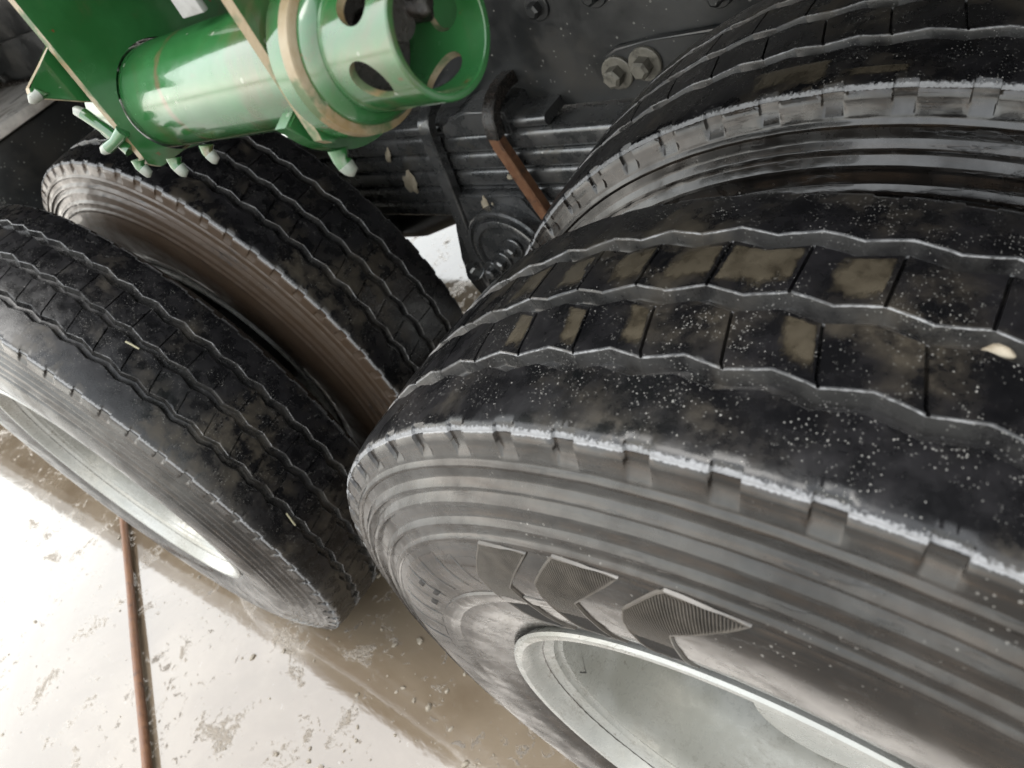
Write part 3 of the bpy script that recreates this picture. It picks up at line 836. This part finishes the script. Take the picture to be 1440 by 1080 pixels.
# ------------------------------------------------------------------ green pipe bracket in the foreground
PG = Vector((-.3996, .10095, 1.22522)); TILT = math.atan(.02915)
green = thing("pipe_bracket", "glossy green pipe held between two green plates with worn tan edges, above the left wheels", "pipe bracket", PG)
green.rotation_euler = (0, -TILT, 0)
RT, RS, SE, SF, RF = .0375, .0365, .2949, .2292, .0461
def hole_poly(n=40, r=.039):
    return [(r * math.cos(2 * PI * k / n), r * math.sin(2 * PI * k / n)) for k in range(n)]
def plate(name, x0, x1, front, back, bot, top, cham, hr):
    """plate in the YZ plane with a round hole for the pipe; coordinates local to the pipe axis"""
    bm = bmesh.new()
    outer = [(front, top), (front, bot + cham * .25), (front + cham * .25, bot), (front + (back - front) * .5, bot - .004), (back - cham, bot - .001), (back, bot + cham), (back, top)]
    # dense outline so that it can be bridged to the hole
    n = 56
    pts = []
    per = []
    for k in range(len(outer)):
        a, b = Vector(outer[k]), Vector(outer[(k + 1) % len(outer)])
        per.append((a, b, (b - a).length))
    # sample outline where rays from the pipe centre meet it
    def hit(ang):
        d = Vector((math.cos(ang), math.sin(ang))); best = None
        for a, b, _ in per:
            e = b - a; den = d.x * e.y - d.y * e.x
            if abs(den) < 1e-9: continue
            t = (a.x * e.y - a.y * e.x) / den; s = (a.x * d.y - a.y * d.x) / den
            if t > 0 and -1e-6 <= s <= 1 + 1e-6 and (best is None or t < best): best = t
        return d * best
    angs = sorted([2 * PI * k / n for k in range(n)] + [math.atan2(q[1], q[0]) % (2 * PI) for q in outer])
    rings = []
    for x in (x0, x1):
        rings.append(([bm.verts.new((x, *hit(a))) for a in angs], [bm.verts.new((x, hr * math.cos(a), hr * math.sin(a))) for a in angs]))
    m = len(angs)
    for k in range(m):
        k2 = (k + 1) % m
        for (o_, i_), flip in ((rings[0], 0), (rings[1], 1)):
            bm.faces.new((o_[k], o_[k2], i_[k2], i_[k]))
        f = bm.faces.new((rings[0][0][k], rings[1][0][k], rings[1][0][k2], rings[0][0][k2])); f.material_index = 1
        bm.faces.new((rings[0][1][k], rings[1][1][k], rings[1][1][k2], rings[0][1][k2]))
    ed = [e for e in bm.edges if any(f.material_index == 1 for f in e.link_faces) and any(f.material_index == 0 for f in e.link_faces)]
    bmesh.ops.bevel(bm, geom=ed, offset=.0008, segments=2, affect='EDGES')
    return obj(name, bm, [MG, M_EDGE], green, 40)
plate("mount_plate", -.0045, .0035, -.049, .18, -.0345, .36, .03, .0395)
plate("mount_plate", .1985, .2075, -.041, .14, -.036, .36, .02, .0395)
# pipe, hollow, running on into the sleeve
bm = bmesh.new(); lathe(bm, [(-.06, RT - .006), (-.06, RT), (.2070, RT), (.2330, RT), (.2330, RT - .006)], 96, 'X'); obj("pipe", bm, MG, green, 30)
# flange ring with a step
bm = bmesh.new(); lathe(bm, [(.2090, .036), (.2090, .0465), (.2105, .0480), (.2220, .0480)], 96, 'X', mi=0)
lathe(bm, [(.2220, .0480), (.2290, .0475), (.2300, .0462), (.2300, .036)], 96, 'X', mi=1)
bmesh.ops.remove_doubles(bm, verts=bm.verts[:], dist=1e-6)
obj("flange_ring", bm, [MG, M_EDGE], green, 40)
bm = bmesh.new(); lathe(bm, [(.2305, .036), (.2305, .0425), (.2350, .0420), (.2390, .0385), (.2400, .0366)], 96, 'X'); obj("weld_collar", bm, MG, green, 40)
# slotted sleeve: thick wall, six oval slots cut with a boolean, then applied
def sleeve():
    bm = bmesh.new(); n = 128
    prof = [(.2330, RS - .0045), (.2330, RS)] + [(.2330 + (SE - .0012 - .2330) * k / 10, RS) for k in range(1, 11)] + [(SE - .0002, RS - .0006), (SE, RS - .0014), (SE, RS - .0040), (SE - .0005, RS - .0045)] + [(SE - .0005 - (SE - .0005 - .2330) * k / 10, RS - .0045) for k in range(1, 10)]
    rings = []
    for s, r in prof: rings.append([bm.verts.new((s, r * math.cos(2 * PI * k / n), r * math.sin(2 * PI * k / n))) for k in range(n)])
    for q in range(len(rings)):
        A, B = rings[q], rings[(q + 1) % len(rings)]
        for k in range(n): bm.faces.new((A[k], A[(k + 1) % n], B[(k + 1) % n], B[k]))
    o = obj("sleeve", bm, [MG, M_EDGE], green, 30)
    cb = bmesh.new()
    for ang in (127, -171, -115, -66, -4, 62):
        a = math.radians(ang); d = Vector((0, math.cos(a), math.sin(a))); w = Vector((0, -math.sin(a), math.cos(a)))
        c = Vector((.2672, 0, 0)); m = 28
        # tapered oval cutter, slanted along the wall
        rings = [[cb.verts.new(c + d * rad + Vector((1, 0, 0)) * (.0118 * math.cos(t) * sc + .0026 * math.sin(t) * sc) + w * (.0118 * math.sin(t) * sc)) for t in [2 * PI * k / m for k in range(m)]] for rad, sc in ((RS - .012, .95), (RS + .006, 1.03))]
        for k in range(m): f = cb.faces.new((rings[0][k], rings[0][(k + 1) % m], rings[1][(k + 1) % m], rings[1][k])); f.material_index = 1
        cb.faces.new(rings[0][::-1]); cb.faces.new(rings[1])
    for f in cb.faces: f.material_index = 1
    cut = obj("cutter", cb, [MG, M_EDGE], None, 0)
    cut.parent = green
    bpy.context.view_layer.update()
    md = o.modifiers.new("slots", 'BOOLEAN'); md.object = cut; md.operation = 'DIFFERENCE'; md.solver = 'EXACT'
    dg = bpy.context.evaluated_depsgraph_get()
    me = bpy.data.meshes.new_from_object(o.evaluated_get(dg))
    o.modifiers.clear(); o.data = me; me.name = "sleeve"
    me.polygons.foreach_set('use_smooth', [True] * len(me.polygons)); me.set_sharp_from_angle(angle=math.radians(30))
    bpy.data.objects.remove(cut)
    return o
sl = sleeve()
bm = bmesh.new(); lathe(bm, [(.236, .0), (.236, .031)], 48, 'X'); tube(bm, [(.236, .006, .006), (.262, .006, .006)], .011, 16)
obj("pipe_plug", bm, M_GREASE, green, 40)
bm = bmesh.new(); bmesh.ops.create_icosphere(bm, subdivisions=4, radius=1.0)
for v in bm.verts:
    c = v.co; s = 1 + .12 * math.sin(c.x * 4 + 1) * math.sin(c.y * 3) + .05 * math.sin(c.z * 7 + c.x * 5)
    v.co = Vector((.262 + c.x * .010 * s, .0215 + c.y * .0085 * s, .006 + c.z * .010 * s))
obj("grease_lump", bm, M_GREASE, sl, 60)
bm = bmesh.new(); bx(bm, -.2985, -.2735, .0895, .0945, 1.2735, 1.40, .0012)
o = obj("white_strap", bm, M_WHITE, green, 30); o.matrix_parent_inverse = (Matrix.Translation(PG) @ Matrix.Rotation(-TILT, 4, 'Y')).inverted()
# gusset behind the left plate, lower lug and the paint-tipped studs
bm = bmesh.new(); prism(bm, [(-.020, .085), (-.040, .066), (-.0735, .052), (-.0755, .048), (-.0735, .0445), (-.048, .026), (-.020, .008)], -.022, -.014, 'YZ', bev=.0008, edge_mi=1)
obj("gusset", bm, [MG, M_EDGE], green, 30)
bm = bmesh.new(); n = 30
poly = [(-.048 + .002, -.018)] + [(.012 + .058 * math.cos(a), -.002 + .058 * math.sin(a)) for a in [PI + .45 + (PI * .62) * k / 14 for k in range(15)]] + [(.06, .0), (.0, .0)]
prism(bm, poly, .176, .190, 'YZ', bev=.0015); obj("lower_lug", bm, MG, green, 30)
studs = (((-.395, .0457, 1.1948), .0040, (.1, -.2, -1), .010), ((-.372, .0583, 1.1855), .0046, (.2, -.3, -1), .011), ((-.340, .0691, 1.1880), .0044, (.1, -.3, -1), .010), ((-.414, .0400, 1.2185), .0042, (-.8, -.5, -.3), .024),
         ((-.432, .0510, 1.2465), .0042, (-.63, 0, .77), .046), ((-.200, .0697, 1.1727), .0052, (.15, -.2, -1), .014), ((-.418, .0262, 1.2695), .0042, (-.3, -.9, -.3), .008))
Mg = Matrix.Translation(PG) @ Matrix.Rotation(-TILT, 4, 'Y'); MgI = Mg.inverted()
for k, (p, r, ax, ln) in enumerate(studs):
    q = MgI @ Vector(p); ax = (MgI.to_3x3() @ Vector(ax)).normalized()
    jx = ax.orthogonal() * .0009
    bm = bmesh.new(); tube(bm, [q - ax * ln, q - ax * ln * .55 + jx, q - ax * .004, q + ax * .001 - jx, q + ax * .0035], [r * 1.25, r * .95, r * 1.05, r * .9, r * .4], 14)
    for f in bm.faces:
        if (f.calc_center_median() - q).dot(ax) > -.3 * ln: f.material_index = 1
    obj("weld_stud", bm, [MG, M_TIP], green, 50)

# ------------------------------------------------------------------ small loose things
bm = bmesh.new()
a, b = Vector((-2.30, .055, .016)), Vector((-1.05, -.60, .016)); pts = [a.lerp(b, k / 20) + Vector((0, 0, .0012 * math.sin(k * .8))) for k in range(21)]
tube(bm, pts, .0108, 16)
tag(obj("rusty_rod", bm, M_RUST, None, 40), "long rusty brown rod lying on the wet muddy ground at the lower left", "rod")
def pebble(loc, sx, sy, sz, m, name, label, cat, rot=0):
    bm = bmesh.new(); bmesh.ops.create_icosphere(bm, subdivisions=3, radius=1)
    for v in bm.verts:
        c = v.co.copy(); s = 1 + .14 * math.sin(4 * c.x + 2 * c.y) + .1 * math.sin(5 * c.z + 3 * c.x)
        v.co = Vector((c.x * sx * s, c.y * sy * s, c.z * sz * s))
    o = obj(name, bm, m, None, 60); o.location = loc; o.rotation_euler = (0, 0, rot); tag(o, label, cat); return o
def on_tread(x0, dy, th, y, up=0.0):
    th = math.radians(th); return (x0 + (R + up) * math.cos(th), dy + y, R + (R + up) * math.sin(th))
pebble(on_tread(0, 0, 74.9, .110, -.003), .0075, .0038, .0038, M_PEBBLE, "pebble", "pale tan pebble stuck in the middle groove of the foreground wheel at the right edge", "pebble", .1)

def straw(p, q, label):
    bm = bmesh.new(); p, q = Vector(p), Vector(q); m = (p + q) / 2 + Vector((0, 0, .001)); tube(bm, [p, m, q], .0016, 8)
    o = obj("straw_stalk", bm, M_STRAW, None, 60); tag(o, label, "straw"); return o
straw(on_tread(-LX, DYL, 3.6, .0535, .001), on_tread(-LX, DYL, .6, .050, .001), "short pale straw lying on the lower tread of the left outer wheel")
straw(on_tread(-LX, DYL, 43.0, .098, .002), on_tread(-LX, DYL, 40.6, .101, .002), "pale straw bit on the middle groove of the left outer wheel")

# small clods and crumbs of mud pressed out between the wheels: too many and too small to tell apart
bm = bmesh.new(); rc = random.Random(21)
for k in range(300):
    if rc.random() < .55:
        x = rc.gauss(-.75, .30); y = rc.gauss(-.16, .16)
    else:
        x = rc.uniform(-2.2, .0); y = rc.uniform(-.8, .15)
    r = .0014 + .0055 * rc.random() ** 3.5
    m = bmesh.ops.create_icosphere(bm, subdivisions=1, radius=1.0)['verts']
    a = rc.random() * 6
    for v in m:
        c = v.co.copy(); q = 1 + .3 * rc.uniform(-1, 1)
        px, py = c.x * r * q * 1.5, c.y * r * q
        v.co = Vector((x + px * math.cos(a) - py * math.sin(a), y + px * math.sin(a) + py * math.cos(a), r * .25 + c.z * r * .6 * q))
M_CLOD = mat_simple("mud_clod", (.26, .21, .15), (.46, .40, .31), .4, .7, 120, bump=.5)
tag(obj("mud_clods", bm, M_CLOD, None, 60), "small clods of pale mud scattered on the wet ground between the wheels", "mud", kind="stuff")
